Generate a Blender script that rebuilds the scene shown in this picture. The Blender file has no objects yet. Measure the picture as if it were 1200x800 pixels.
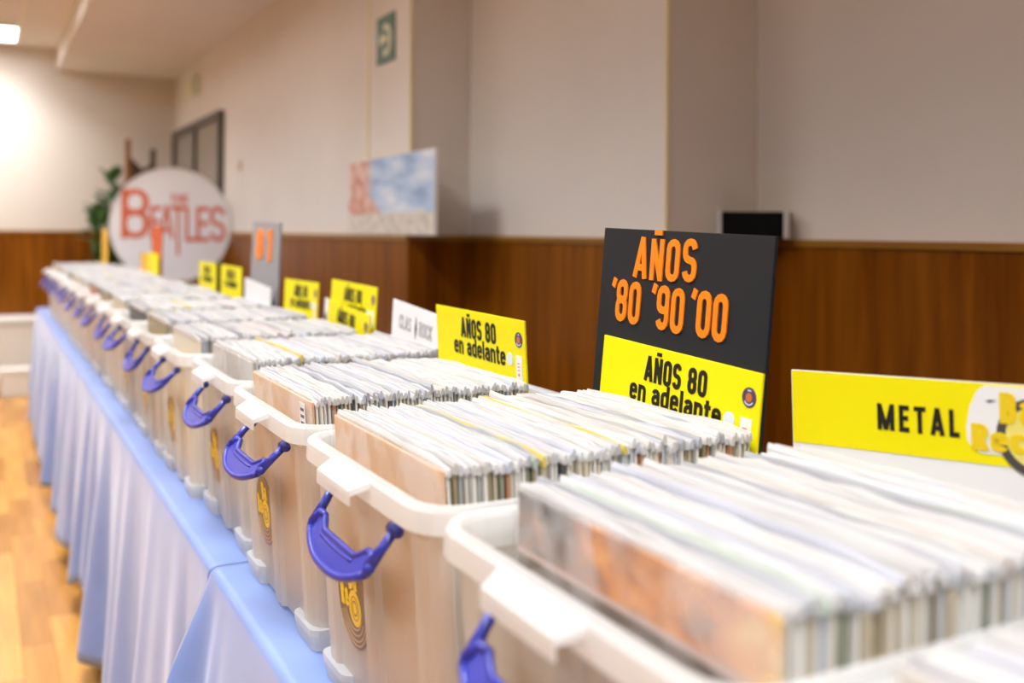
import bpy, bmesh, math, random
from mathutils import Matrix, Vector, noise
R = math.radians
random.seed(7)
scene = bpy.context.scene
C = scene.collection

# ------------------------------------------------------------------ camera
EYE = 1.275
cam_d = bpy.data.cameras.new('camera')
cam = bpy.data.objects.new('camera', cam_d); C.objects.link(cam)
cam_d.sensor_width = 36.0; cam_d.lens = 35.0
cam_d.shift_y = -0.1072
cam_d.clip_start = 0.02
cam.matrix_world = Matrix.Translation((0, 0, EYE)) @ Matrix.Rotation(R(-27.98), 4, 'Z') @ Matrix.Rotation(R(90), 4, 'X') @ Matrix.Rotation(R(0.4), 4, 'Z')
cam_d.dof.use_dof = True
cam_d.dof.focus_distance = 1.28
cam_d.dof.aperture_fstop = 2.7
scene.camera = cam

# ------------------------------------------------------------------ world, exposure
w = bpy.data.worlds.new('world'); scene.world = w; w.use_nodes = True
w.node_tree.nodes['Background'].inputs[0].default_value = (0.9, 0.95, 1.0, 1)
w.node_tree.nodes['Background'].inputs[1].default_value = 0.05
vs = scene.view_settings
vs.view_transform = 'Standard'; vs.look = 'None'; vs.gamma = 1.0; vs.use_curve_mapping = False
vs.exposure = 0.08
LAMP_W = 20.0
LAMP_SPREAD = 126.0
LAMP_COL = (0.965, 0.98, 0.985)

# ------------------------------------------------------------------ materials
M = {}
def mat(name, col=(0.8, 0.8, 0.8), rough=0.5, spec=0.5, **kw):
    m = bpy.data.materials.new(name); m.use_nodes = True
    b = m.node_tree.nodes['Principled BSDF']
    b.inputs['Base Color'].default_value = (*col, 1)
    b.inputs['Roughness'].default_value = rough
    b.inputs['Specular IOR Level'].default_value = spec
    for k, v in kw.items():
        b.inputs[k.replace('_', ' ')].default_value = v
    M[name] = m
    return m
def nt(m): return m.node_tree.nodes, m.node_tree.links, m.node_tree.nodes['Principled BSDF']
def ramp(N, stops, interp='LINEAR'):
    r = N.new('ShaderNodeValToRGB'); cr = r.color_ramp; cr.interpolation = interp
    while len(cr.elements) < len(stops): cr.elements.new(0.5)
    for e, (p, c) in zip(cr.elements, stops):
        e.position = p; e.color = (*c, 1)
    return r
def coords(N, L, kind='Object', scale=(1, 1, 1), rot=(0, 0, 0)):
    t = N.new('ShaderNodeTexCoord'); mp = N.new('ShaderNodeMapping')
    mp.inputs['Scale'].default_value = scale; mp.inputs['Rotation'].default_value = rot
    L.new(t.outputs[kind], mp.inputs['Vector'])
    return mp
def noise_col(m, c1, c2, scale=4, detail=4, mapscale=(1, 1, 1), kind='Object', p=(0.35, 0.65)):
    N, L, b = nt(m)
    mp = coords(N, L, kind, mapscale)
    n = N.new('ShaderNodeTexNoise'); n.inputs['Scale'].default_value = scale; n.inputs['Detail'].default_value = detail
    L.new(mp.outputs[0], n.inputs['Vector'])
    r = ramp(N, [(p[0], c1), (p[1], c2)])
    L.new(n.outputs['Fac'], r.inputs[0]); L.new(r.outputs[0], b.inputs['Base Color'])
    return n
def bump(m, scale, strength, dist=0.002, mapscale=(1, 1, 1)):
    N, L, b = nt(m)
    mp = coords(N, L, 'Object', mapscale)
    n = N.new('ShaderNodeTexNoise'); n.inputs['Scale'].default_value = scale; n.inputs['Detail'].default_value = 3
    L.new(mp.outputs[0], n.inputs['Vector'])
    bp = N.new('ShaderNodeBump'); bp.inputs['Strength'].default_value = strength; bp.inputs['Distance'].default_value = dist
    L.new(n.outputs['Fac'], bp.inputs['Height']); L.new(bp.outputs[0], b.inputs['Normal'])

m = mat('wall_paint', rough=0.75, spec=0.25); noise_col(m, (0.73, 0.68, 0.61), (0.76, 0.71, 0.64), 2.0); bump(m, 260, 0.15)
m = mat('ceiling_paint', rough=0.85, spec=0.2); noise_col(m, (0.72, 0.66, 0.58), (0.75, 0.69, 0.61), 1.5)
mat('corner_trim', (0.80, 0.70, 0.47), 0.5)
m = mat('panel_wood', rough=0.34, spec=0.15)
N, L, b = nt(m)
mp = coords(N, L, 'Object', (9, 9, 0.7))
n = N.new('ShaderNodeTexNoise'); n.inputs['Scale'].default_value = 2.2; n.inputs['Detail'].default_value = 7; n.inputs['Distortion'].default_value = 0.6
L.new(mp.outputs[0], n.inputs['Vector'])
r = ramp(N, [(0.25, (0.115, 0.030, 0.001)), (0.5, (0.20, 0.060, 0.002)), (0.78, (0.305, 0.100, 0.006))])
L.new(n.outputs['Fac'], r.inputs[0]); L.new(r.outputs[0], b.inputs['Base Color'])
m = mat('cap_wood', rough=0.35); noise_col(m, (0.26, 0.110, 0.008), (0.36, 0.165, 0.016), 3, 5, (6, 0.6, 6))
def plank_mat(name, per_obj):
    m = mat(name, rough=0.27, spec=0.5)
    N, L, b = nt(m)
    mp = coords(N, L, 'Object', (14, 1.0, 14))
    n = N.new('ShaderNodeTexNoise'); n.inputs['Scale'].default_value = 2.5; n.inputs['Detail'].default_value = 6
    L.new(mp.outputs[0], n.inputs['Vector'])
    if per_obj:
        src = N.new('ShaderNodeObjectInfo').outputs['Random']
    else:
        bt = N.new('ShaderNodeTexBrick')
        bt.offset = 0.37; bt.inputs['Scale'].default_value = 1.0
        bt.inputs['Brick Width'].default_value = 0.62; bt.inputs['Row Height'].default_value = 0.09
        bt.inputs['Mortar Size'].default_value = 0.0008
        bt.inputs['Color1'].default_value = (0, 0, 0, 1); bt.inputs['Color2'].default_value = (1, 1, 1, 1)
        mp2 = coords(N, L, 'Object', (1, 1, 1), (0, 0, R(90)))
        L.new(mp2.outputs[0], bt.inputs['Vector'])
        src = bt.outputs['Color']
    r1 = ramp(N, [(0.0, (0.38, 0.165, 0.030)), (0.45, (0.56, 0.265, 0.055)), (1.0, (0.66, 0.345, 0.080))])
    L.new(src, r1.inputs[0])
    r2 = ramp(N, [(0.3, (0.78, 0.74, 0.66)), (0.7, (1.08, 1.06, 1.0))])
    L.new(n.outputs['Fac'], r2.inputs[0])
    mx = N.new('ShaderNodeMix'); mx.data_type = 'RGBA'; mx.blend_type = 'MULTIPLY'; mx.inputs[0].default_value = 1.0
    L.new(r1.outputs[0], mx.inputs[6]); L.new(r2.outputs[0], mx.inputs[7]); L.new(mx.outputs[2], b.inputs['Base Color'])
plank_mat('plank', True); plank_mat('parquet', False)

m = mat('blue_cloth', rough=0.42, spec=0.5, Sheen_Weight=0.35, Sheen_Roughness=0.4)
noise_col(m, (0.17, 0.27, 0.60), (0.205, 0.31, 0.66), 6, 4); bump(m, 900, 0.25, 0.0006)
mat('black_metal', (0.02, 0.02, 0.022), 0.45)
mat('table_top', (0.35, 0.33, 0.31), 0.6)
mat('blue_plastic', (0.030, 0.038, 0.34), 0.28, 0.5)

def plastic(name, alpha, col):
    m = bpy.data.materials.new(name); m.use_nodes = True; M[name] = m
    N, L = m.node_tree.nodes, m.node_tree.links
    b = N['Principled BSDF']; out = N['Material Output']
    b.inputs['Base Color'].default_value = (*col, 1); b.inputs['Roughness'].default_value = 0.25
    tl = N.new('ShaderNodeBsdfTranslucent'); tl.inputs[0].default_value = (*col, 1)
    mx = N.new('ShaderNodeMixShader'); mx.inputs[0].default_value = 0.45
    L.new(b.outputs[0], mx.inputs[1]); L.new(tl.outputs[0], mx.inputs[2])
    tr = N.new('ShaderNodeBsdfTransparent'); tr.inputs[0].default_value = (0.98, 0.97, 0.95, 1)
    mx2 = N.new('ShaderNodeMixShader'); mx2.inputs[0].default_value = alpha
    L.new(tr.outputs[0], mx2.inputs[1]); L.new(mx.outputs[0], mx2.inputs[2]); L.new(mx2.outputs[0], out.inputs[0])
plastic('clear_plastic', 0.40, (0.95, 0.945, 0.92))
plastic('milky_plastic', 0.62, (0.93, 0.955, 0.97))
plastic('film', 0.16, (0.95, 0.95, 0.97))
# creased film: milky patches along the creases paint whitish glare into its opacity
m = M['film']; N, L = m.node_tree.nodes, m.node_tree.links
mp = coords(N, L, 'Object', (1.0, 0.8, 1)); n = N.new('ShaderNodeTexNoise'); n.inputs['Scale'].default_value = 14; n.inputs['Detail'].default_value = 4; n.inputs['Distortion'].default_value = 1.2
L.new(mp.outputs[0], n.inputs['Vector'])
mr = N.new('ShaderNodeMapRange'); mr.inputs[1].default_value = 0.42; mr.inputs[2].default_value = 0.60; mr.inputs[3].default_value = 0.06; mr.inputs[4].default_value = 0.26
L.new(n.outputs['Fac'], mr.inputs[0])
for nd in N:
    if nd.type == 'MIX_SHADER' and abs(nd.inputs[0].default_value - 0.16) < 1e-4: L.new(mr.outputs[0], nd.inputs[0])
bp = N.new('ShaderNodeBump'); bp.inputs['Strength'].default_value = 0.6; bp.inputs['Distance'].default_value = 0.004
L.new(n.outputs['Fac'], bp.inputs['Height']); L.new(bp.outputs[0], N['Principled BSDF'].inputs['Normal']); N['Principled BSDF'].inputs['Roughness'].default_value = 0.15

JACKETS = [(0.0, (0.62, 0.55, 0.42)), (0.12, (0.80, 0.80, 0.77)), (0.24, (0.36, 0.30, 0.17)), (0.33, (0.85, 0.84, 0.80)),
           (0.45, (0.45, 0.47, 0.46)), (0.53, (0.74, 0.68, 0.54)), (0.63, (0.10, 0.10, 0.10)), (0.69, (0.62, 0.66, 0.72)),
           (0.77, (0.50, 0.24, 0.13)), (0.81, (0.82, 0.79, 0.72)), (0.89, (0.30, 0.32, 0.25)), (0.95, (0.70, 0.66, 0.60))]
SLEEVES = [(0.0, (0.626, 0.635, 0.652)), (0.14, (0.522, 0.539, 0.583)), (0.24, (0.661, 0.661, 0.661)), (0.38, (0.592, 0.592, 0.592)), (0.50, (0.679, 0.687, 0.696)),
           (0.62, (0.418, 0.435, 0.470)), (0.70, (0.626, 0.609, 0.583)), (0.82, (0.574, 0.600, 0.679)), (0.90, (0.696, 0.696, 0.696)), (0.945, (0.626, 0.522, 0.522)), (0.962, (0.479, 0.557, 0.487)), (0.978, (0.696, 0.574, 0.139))]
def rnd_mat(name, stops, rough, island):
    m = mat(name, rough=rough)
    N, L, b = nt(m)
    src = N.new('ShaderNodeNewGeometry').outputs['Random Per Island'] if island else N.new('ShaderNodeObjectInfo').outputs['Random']
    r = ramp(N, stops, 'CONSTANT')
    L.new(src, r.inputs[0]); L.new(r.outputs[0], b.inputs['Base Color'])
rnd_mat('jacket', JACKETS, 0.45, False); rnd_mat('jacket_far', JACKETS, 0.45, True)
rnd_mat('sleeve', SLEEVES, 0.3, False); rnd_mat('sleeve_far', SLEEVES, 0.3, True)

m = mat('kraft_cover', rough=0.4, Coat_Weight=0.6, Coat_Roughness=0.12); noise_col(m, (0.72, 0.43, 0.21), (0.82, 0.52, 0.28), 7)
m = mat('grey_cover', rough=0.35, Coat_Weight=0.5, Coat_Roughness=0.12); noise_col(m, (0.42, 0.42, 0.42), (0.60, 0.58, 0.55), 9)
m = mat('fiery_cover', rough=0.4, Coat_Weight=0.6, Coat_Roughness=0.1)
N, L, b = nt(m)
mp = coords(N, L, 'Object', (1, 1.6, 1))
n = N.new('ShaderNodeTexNoise'); n.inputs['Scale'].default_value = 15; n.inputs['Detail'].default_value = 5
L.new(mp.outputs[0], n.inputs['Vector'])
t = N.new('ShaderNodeTexCoord'); sp = N.new('ShaderNodeSeparateXYZ'); L.new(t.outputs['Object'], sp.inputs[0])
def mathn(op, a, bv, N=N, L=L):
    q = N.new('ShaderNodeMath'); q.operation = op
    for i, v in ((0, a), (1, bv)):
        if isinstance(v, (int, float)): q.inputs[i].default_value = v
        else: L.new(v, q.inputs[i])
    return q.outputs[0]
xg = mathn('MULTIPLY', sp.outputs[0], 1.3)
fac = mathn('ADD', n.outputs['Fac'], xg)
r = ramp(N, [(0.20, (0.06, 0.055, 0.06)), (0.36, (0.24, 0.20, 0.19)), (0.48, (0.50, 0.24, 0.12)), (0.60, (0.80, 0.36, 0.12)), (0.75, (0.90, 0.62, 0.22))])
L.new(fac, r.inputs[0])
band = mathn('LESS_THAN', sp.outputs[1], 0.250)
mx = N.new('ShaderNodeMix'); mx.data_type = 'RGBA'
L.new(band, mx.inputs[0]); L.new(r.outputs[0], mx.inputs[6]); mx.inputs[7].default_value = (0.10, 0.095, 0.09, 1)
line = mathn('LESS_THAN', mathn('ABSOLUTE', mathn('SUBTRACT', sp.outputs[1], 0.252), 0.0), 0.0028)
mx_l = N.new('ShaderNodeMix'); mx_l.data_type = 'RGBA'; L.new(line, mx_l.inputs[0]); L.new(mx.outputs[2], mx_l.inputs[6]); mx_l.inputs[7].default_value = (0.60, 0.50, 0.50, 1)
L.new(mx_l.outputs[2], b.inputs['Base Color'])

mat('yellow_card', (0.90, 0.80, 0.0), 0.45, 0.3)
mat('white_card', (0.86, 0.86, 0.86), 0.4)
mat('black_board', (0.018, 0.019, 0.022), 0.55, 0.2)
mat('grey_board', (0.30, 0.30, 0.32), 0.5)
mat('red_board', (0.62, 0.10, 0.02), 0.5)
mat('amber_card', (0.80, 0.45, 0.04), 0.5)
mat('black_ink', (0.016, 0.014, 0.008), 0.5, 0.3)
mat('grey_ink', (0.36, 0.36, 0.37), 0.5)
mat('orange_letter', (0.95, 0.24, 0.006), 0.4)
mat('red_ink', (0.75, 0.17, 0.08), 0.5)
mat('sign_white', (0.92, 0.92, 0.92), 0.4)
mat('sticker_dark', (0.13, 0.085, 0.05), 0.35)
mat('sticker_ring', (0.50, 0.36, 0.20), 0.4)
mat('logo_yellow', (0.86, 0.62, 0.01), 0.4)
mat('logo_pale', (0.84, 0.74, 0.18), 0.4)
mat('logo_ring', (0.075, 0.065, 0.06), 0.4)
mat('badge_violet', (0.07, 0.05, 0.12), 0.4)
mat('badge_orange', (0.60, 0.15, 0.04), 0.4)
mat('clear_dot', (0.72, 0.80, 0.86), 0.2)
mat('exit_green', (0.012, 0.10, 0.055), 0.4)
mat('exit_pale', (0.70, 0.66, 0.42), 0.4)
mat('black_soft', (0.006, 0.006, 0.006), 0.9, 0.1)
mat('grey_plastic', (0.62, 0.60, 0.57), 0.4)
mat('dark_frame', (0.085, 0.075, 0.065), 0.5)
mat('door_glass', (0.30, 0.27, 0.225), 0.18)
mat('switch_cream', (0.66, 0.55, 0.40), 0.4)
mat('lamp_green_white', (0.72, 0.78, 0.62), 0.4)
mat('leaf_green', (0.07, 0.20, 0.05), 0.4)
mat('stem_brown', (0.12, 0.07, 0.03), 0.7)
mat('pot_clay', (0.22, 0.10, 0.05), 0.7)
mat('stand_wood', (0.30, 0.13, 0.04), 0.5)
mat('stand_dark', (0.06, 0.028, 0.012), 0.5)
mat('white_lacquer', (0.80, 0.80, 0.78), 0.35)
m = mat('lamp_diffuser', (0.9, 0.9, 0.9), 0.5, Emission_Strength=9.0); m.node_tree.nodes['Principled BSDF'].inputs['Emission Color'].default_value = (0.93, 0.96, 1.0, 1)
# painted landscape print, laid out in the print's own coordinates
m = mat('landscape_print', rough=0.35)
N, L, b = nt(m)
t = N.new('ShaderNodeTexCoord'); sp = N.new('ShaderNodeSeparateXYZ'); L.new(t.outputs['Object'], sp.inputs[0])
mp = coords(N, L, 'Object', (1.6, 5, 1)); n = N.new('ShaderNodeTexNoise'); n.inputs['Scale'].default_value = 2.0; n.inputs['Detail'].default_value = 5
L.new(mp.outputs[0], n.inputs['Vector'])
sky = ramp(N, [(0.36, (0.14, 0.26, 0.50)), (0.50, (0.38, 0.53, 0.74)), (0.68, (0.74, 0.79, 0.84))])
hgt = mathn('MULTIPLY', mathn('SUBTRACT', 0.30, sp.outputs[1], N, L), 0.45, N, L)
L.new(mathn('ADD', n.outputs['Fac'], hgt, N, L), sky.inputs[0])
mp3 = coords(N, L, 'Object', (6, 8, 1)); n3 = N.new('ShaderNodeTexNoise'); n3.inputs['Scale'].default_value = 3; n3.inputs['Detail'].default_value = 5
L.new(mp3.outputs[0], n3.inputs['Vector'])
rock = ramp(N, [(0.35, (0.42, 0.10, 0.05)), (0.5, (0.66, 0.32, 0.22)), (0.65, (0.74, 0.60, 0.52))]); L.new(n3.outputs['Fac'], rock.inputs[0])
sand = ramp(N, [(0.35, (0.50, 0.46, 0.38)), (0.6, (0.72, 0.66, 0.56))]); L.new(n3.outputs['Fac'], sand.inputs[0])
edge = mathn('ADD', -0.12, mathn('MULTIPLY', n3.outputs['Fac'], 0.12, N, L), N, L)
slope = mathn('MULTIPLY', mathn('MAXIMUM', mathn('SUBTRACT', 0.17, sp.outputs[1], N, L), 0.0, N, L), 1.8, N, L)
isrock = mathn('MINIMUM', 1.0, mathn('MAXIMUM', 0.0, mathn('MULTIPLY', mathn('SUBTRACT', mathn('ADD', mathn('SUBTRACT', edge, 0.10, N, L), slope, N, L), sp.outputs[0], N, L), 9.0, N, L), N, L), N, L)
issand = mathn('LESS_THAN', sp.outputs[1], mathn('ADD', 0.065, mathn('MULTIPLY', n3.outputs['Fac'], 0.05, N, L), N, L), N, L)
m1 = N.new('ShaderNodeMix'); m1.data_type = 'RGBA'; L.new(isrock, m1.inputs[0]); L.new(sky.outputs[0], m1.inputs[6]); L.new(rock.outputs[0], m1.inputs[7])
m2 = N.new('ShaderNodeMix'); m2.data_type = 'RGBA'; L.new(issand, m2.inputs[0]); L.new(m1.outputs[2], m2.inputs[6]); L.new(sand.outputs[0], m2.inputs[7])
L.new(m2.outputs[2], b.inputs['Base Color'])

# ------------------------------------------------------------------ mesh helpers
class MB:
    def __init__(s): s.v = []; s.f = []; s.mi = []; s.sm = []
    def add(s, vs_, fs, mi=0, smooth=False):
        o = len(s.v); s.v += [tuple(p) for p in vs_]
        for f in fs: s.f.append([i + o for i in f]); s.mi.append(mi); s.sm.append(smooth)
        return s
    def box(s, lo, hi, mi=0):
        x0, y0, z0 = lo; x1, y1, z1 = hi
        p = [(x0,y0,z0),(x1,y0,z0),(x1,y1,z0),(x0,y1,z0),(x0,y0,z1),(x1,y0,z1),(x1,y1,z1),(x0,y1,z1)]
        return s.add(p, [(0,3,2,1),(4,5,6,7),(0,1,5,4),(1,2,6,5),(2,3,7,6),(3,0,4,7)], mi)
    def bbox(s, lo, hi, bev=0.003, mi=0):
        "box with chamfered edges"
        bm = bmesh.new(); c = [(a + b_) / 2 for a, b_ in zip(lo, hi)]; d = [b_ - a for a, b_ in zip(lo, hi)]
        bmesh.ops.create_cube(bm, size=1.0, matrix=Matrix.Translation(c) @ Matrix.Diagonal((*d, 1)))
        bmesh.ops.bevel(bm, geom=bm.edges[:], offset=min(bev, min(d) * 0.45), segments=2, profile=0.6, affect='EDGES')
        return s.bm(bm, mi)
    def bm(s, bm, mi=0, smooth=False, mx=None):
        bm.verts.ensure_lookup_table(); bm.verts.index_update()
        s.add([(mx @ v.co if mx else v.co) for v in bm.verts], [[v.index for v in f.verts] for f in bm.faces], mi, smooth)
        bm.free(); return s
    def loft(s, rings, mi=0, closed=True, cap0=False, cap1=False, smooth=False):
        n = len(rings[0]); vs_ = [p for r_ in rings for p in r_]; fs = []
        for k in range(len(rings) - 1):
            for i in range(n if closed else n - 1):
                j = (i + 1) % n
                fs.append((k*n+i, k*n+j, (k+1)*n+j, (k+1)*n+i))
        if cap0: fs.append(tuple(reversed(range(n))))
        if cap1: fs.append(tuple((len(rings)-1)*n + i for i in range(n)))
        return s.add(vs_, fs, mi, smooth)
    def tube(s, path, rad, seg=8, mi=0, caps=True, smooth=True):
        rings = []
        P = [Vector(p) for p in path]
        if isinstance(rad, (int, float)): rad = [rad] * len(P)
        for i, p in enumerate(P):
            t_ = (P[min(i+1, len(P)-1)] - P[max(i-1, 0)]).normalized()
            a = t_.orthogonal().normalized() if i == 0 else (a - t_ * a.dot(t_)).normalized()
            b_ = t_.cross(a)
            rings.append([p + (a * math.cos(2*math.pi*k/seg) + b_ * math.sin(2*math.pi*k/seg)) * rad[i] for k in range(seg)])
        return s.loft(rings, mi, True, caps, caps, smooth)
    def prism(s, outline, z0, z1, mi=0):
        n = len(outline)
        return s.loft([[(x, y, z0) for x, y in outline], [(x, y, z1) for x, y in outline]], mi, True, True, True)
    def disc(s, cx, cy, z0, z1, ra, rb=None, seg=32, mi=0):
        rb = rb or ra
        return s.prism([(cx + ra*math.cos(2*math.pi*k/seg), cy + rb*math.sin(2*math.pi*k/seg)) for k in range(seg)], z0, z1, mi)
    def ring(s, cx, cy, z0, z1, r0, r1, a0=0, a1=2*math.pi, seg=32, mi=0):
        full = abs(a1 - a0) > 6.28
        rows = []
        for k in range(seg + (0 if full else 1)):
            a = a0 + (a1 - a0) * k / seg; c_, s_ = math.cos(a), math.sin(a)
            rows.append([(cx+r0*c_, cy+r0*s_, z0), (cx+r1*c_, cy+r1*s_, z0), (cx+r1*c_, cy+r1*s_, z1), (cx+r0*c_, cy+r0*s_, z1)])
        if full: rows.append(rows[0])
        return s.loft(rows, mi, True, not full, not full)
    def mesh(s, name, mats):
        me = bpy.data.meshes.new(name); me.from_pydata(s.v, [], s.f)
        for mt in (mats if isinstance(mats, (list, tuple)) else [mats]): me.materials.append(M[mt])
        me.polygons.foreach_set('material_index', s.mi); me.polygons.foreach_set('use_smooth', s.sm)
        bm = bmesh.new(); bm.from_mesh(me); bmesh.ops.recalc_face_normals(bm, faces=bm.faces[:]); bm.to_mesh(me); bm.free()
        me.update(); return me
    def build(s, name, mats, parent=None, mx=None):
        return link(name, s.mesh(name, mats), parent, mx)
def link(name, me, parent=None, mx=None):
    o = bpy.data.objects.new(name, me); C.objects.link(o)
    if parent is not None: o.parent = parent
    if mx is not None: o.matrix_basis = mx
    return o
def tag(o, label=None, cat=None, group=None, kind=None):
    if label: o['label'] = label
    if cat: o['category'] = cat
    if group: o['group'] = group
    if kind: o['kind'] = kind
    return o
def thing(name, mx, label, cat, group=None):
    o = bpy.data.objects.new(name, None); C.objects.link(o); o.empty_display_size = 0.05
    o.matrix_basis = mx
    return tag(o, label, cat, group)
def struct(o, label=None): return tag(o, label, kind='structure')
def T(x, y, z): return Matrix.Translation((x, y, z))
_txt = {}
def text_mesh(body, size, mats, cond=1.0, bold=0.0, depth=0.0008, align='CENTER', spacing=1.0, shear=0.0):
    key = (body, size, mats, cond, bold, depth, align, spacing, shear)
    if key in _txt: return _txt[key]
    cu = bpy.data.curves.new('lettering', 'FONT'); cu.body = body; cu.size = size; cu.align_x = align
    cu.offset = bold * size; cu.extrude = depth / 2; cu.space_character = spacing; cu.resolution_u = 3; cu.shear = shear
    o = bpy.data.objects.new('lettering', cu); C.objects.link(o)
    bpy.context.view_layer.update()
    dg = bpy.context.evaluated_depsgraph_get()
    me = bpy.data.meshes.new_from_object(o.evaluated_get(dg))
    bpy.data.objects.remove(o); bpy.data.curves.remove(cu)
    me.transform(Matrix.Diagonal((cond, 1, 1, 1)) )
    me.materials.clear(); me.materials.append(M[mats])
    _txt[key] = me
    return me
def lettering(parent, name, body, size, x, y, z, mats, cond=1.0, bold=0.0, depth=0.0008, align='CENTER', spacing=1.0, rot=0.0, shear=0.0):
    return link(name, text_mesh(body, size, mats, cond, bold, depth, align, spacing, shear), parent, T(x, y, z + depth/2) @ Matrix.Rotation(rot, 4, 'Z'))
# condensed block lettering drawn with thick strokes: glyphs in a box 1 high
def arc(cx, cy, rx, ry, a0, a1, n=7): return [(cx + rx*math.cos(R(a0 + (a1-a0)*k/(n-1))), cy + ry*math.sin(R(a0 + (a1-a0)*k/(n-1)))) for k in range(n)]
def glyph(ch, t):
    "(width, list of stroke polylines) ; t = stroke thickness"
    h = t/2; W = 0.50; l, r_, b_, tp = h, W - h, h, 1 - h; c = W/2; rx = (W - t)/2
    ry = rx*0.95
    loop = arc(c, tp - ry, rx, ry, 0, 180) + arc(c, b_ + ry, rx, ry, 180, 360); loop = loop + [loop[0]]
    X = 0.74; xt = X - h
    xl = arc(c, xt - ry*0.9, rx, ry*0.9, 0, 180) + arc(c, b_ + ry*0.9, rx, ry*0.9, 180, 360); xl = xl + [xl[0]]
    if ch in 'O0': return W, [loop]
    if ch == 'A': return W + 0.04, [[(h*0.8, 0), (c + 0.02, 1.0)], [(c + 0.02, 1.0), (W + 0.04 - h*0.8, 0)], [(h + 0.05, 0.26), (W - h - 0.01, 0.26)]]
    if ch in 'NÑ':
        g = [[(l, 0), (l, 1)], [(r_, 0), (r_, 1)], [(l, 1 - h*0.6), (r_, h*0.6)]]
        if ch == 'Ñ': g.append([(0.10, 1.15), (W - 0.10, 1.15)])
        return W, g
    if ch == 'S': return W, [arc(c, tp - ry, rx, ry, 0, 180) + arc(c, 0.5 + ry*0.95, rx, ry*0.95, 180, 250, 4) + arc(c, 0.5 - ry*0.95, rx, ry*0.95, 70, 0, 4) + arc(c, b_ + ry, rx, ry, 0, -180)]
    if ch in '8B':
        u = arc(c, tp - ry, rx*0.96, ry, 0, 180) + arc(c, 0.52 + ry*0.8, rx*0.96, ry*0.8, 180, 360); u += [u[0]]
        d_ = arc(c, 0.52 - ry*0.8, rx, ry*0.8, 0, 180) + arc(c, b_ + ry, rx, ry, 180, 360); d_ += [d_[0]]
        g = [u, d_]
        if ch == 'B': g.append([(l, 0), (l, 1)])
        return W, g
    if ch in '96':
        u = arc(c, tp - ry, rx, ry, 0, 180) + arc(c, 0.44 + ry*0.8, rx, ry*0.8, 180, 360); u += [u[0]]
        g = [u, [(r_, tp - ry), (r_, b_ + ry)] + arc(c, b_ + ry, rx, ry, 0, -170)]
        if ch == '6': g = [[(W - x, 1 - y) for x, y in p] for p in g]
        return W, g
    if ch == '1': return 0.32, [[(0.32 - h, 0), (0.32 - h, 1)], [(0.32 - h, 1 - h), (0.02, 0.78)]]
    if ch == "'": return 0.20, [[(0.13, 1.0), (0.05, 0.80)]]
    if ch == 'M': return 0.72, [[(h, 0), (h, 1)], [(0.72 - h, 0), (0.72 - h, 1)], [(h, 1 - 0.02), (0.36, 0.02)], [(0.36, 0.02), (0.72 - h, 1 - 0.02)]]
    if ch == 'E': return 0.42, [[(h, 0), (h, 1)], [(h, tp), (0.42, tp)], [(h, b_), (0.42, b_)], [(h, 0.52), (0.38, 0.52)]]
    if ch == 'T': return 0.48, [[(0.24, 0), (0.24, 1)], [(0, tp), (0.48, tp)]]
    if ch == 'L': return 0.40, [[(h, 0), (h, 1)], [(h, b_), (0.40, b_)]]
    if ch == 'H': return W, [[(l, 0), (l, 1)], [(r_, 0), (r_, 1)], [(l, 0.52), (r_, 0.52)]]
    if ch == 'C': return W, [[(r_, 0.66)] + arc(c, tp - ry, rx, ry, 0, 180) + arc(c, b_ + ry, rx, ry, 180, 360) + [(r_, 0.34)]]
    if ch == 'R': return W, [[(l, 0), (l, 1)], [(l, tp), (c, tp)] + arc(c, tp - 0.19, rx, 0.19, 90, -90) + [(l, tp - 0.38)], [(c - 0.02, 0.5), (r_ + 0.02, 0)]]
    if ch == 'K': return W, [[(l, 0), (l, 1)], [(r_ + 0.02, 1), (l, 0.42)], [(l + 0.08, 0.52), (r_ + 0.03, 0)]]
    if ch == 'e': return W, [[(l, 0.40), (r_, 0.40)] + [(r_, xt - ry*0.9)] + arc(c, xt - ry*0.9, rx, ry*0.9, 0, 180) + arc(c, b_ + ry*0.9, rx, ry*0.9, 180, 350)]
    if ch == 'c': return W, [arc(c, xt - ry*0.9, rx, ry*0.9, 0, 180) + arc(c, b_ + ry*0.9, rx, ry*0.9, 180, 360)]
    if ch == 'o': return W, [xl]
    if ch == 'n': return W, [[(l, 0), (l, X)], [(l, xt - ry*0.9)] + arc(c, xt - ry*0.9, rx, ry*0.9, 180, 0) + [(r_, 0)]]
    if ch == 'r': return 0.36, [[(l, 0), (l, X)], [(l, xt - 0.16), (l + 0.06, xt - 0.03), (0.36, xt)]]
    if ch == 'd': return W, [xl, [(r_, 0), (r_, 1)]]
    if ch == 'a': return W, [arc(c, xt - ry*0.9, rx, ry*0.9, 170, 0) + [(r_, 0)], [(r_, 0.44), (c, 0.42)] + arc(c, 0.42 - 0.165, rx, 0.165, 90, 270) + [(r_, 0.16)]]
    if ch == 'l': return t, [[(h, 0), (h, 1)]]
    if ch == 't': return 0.34, [[(0.15, 0.92), (0.15, 0.14), (0.20, h), (0.34, h)], [(0, xt), (0.34, xt)]]
    return 0.24, []
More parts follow.
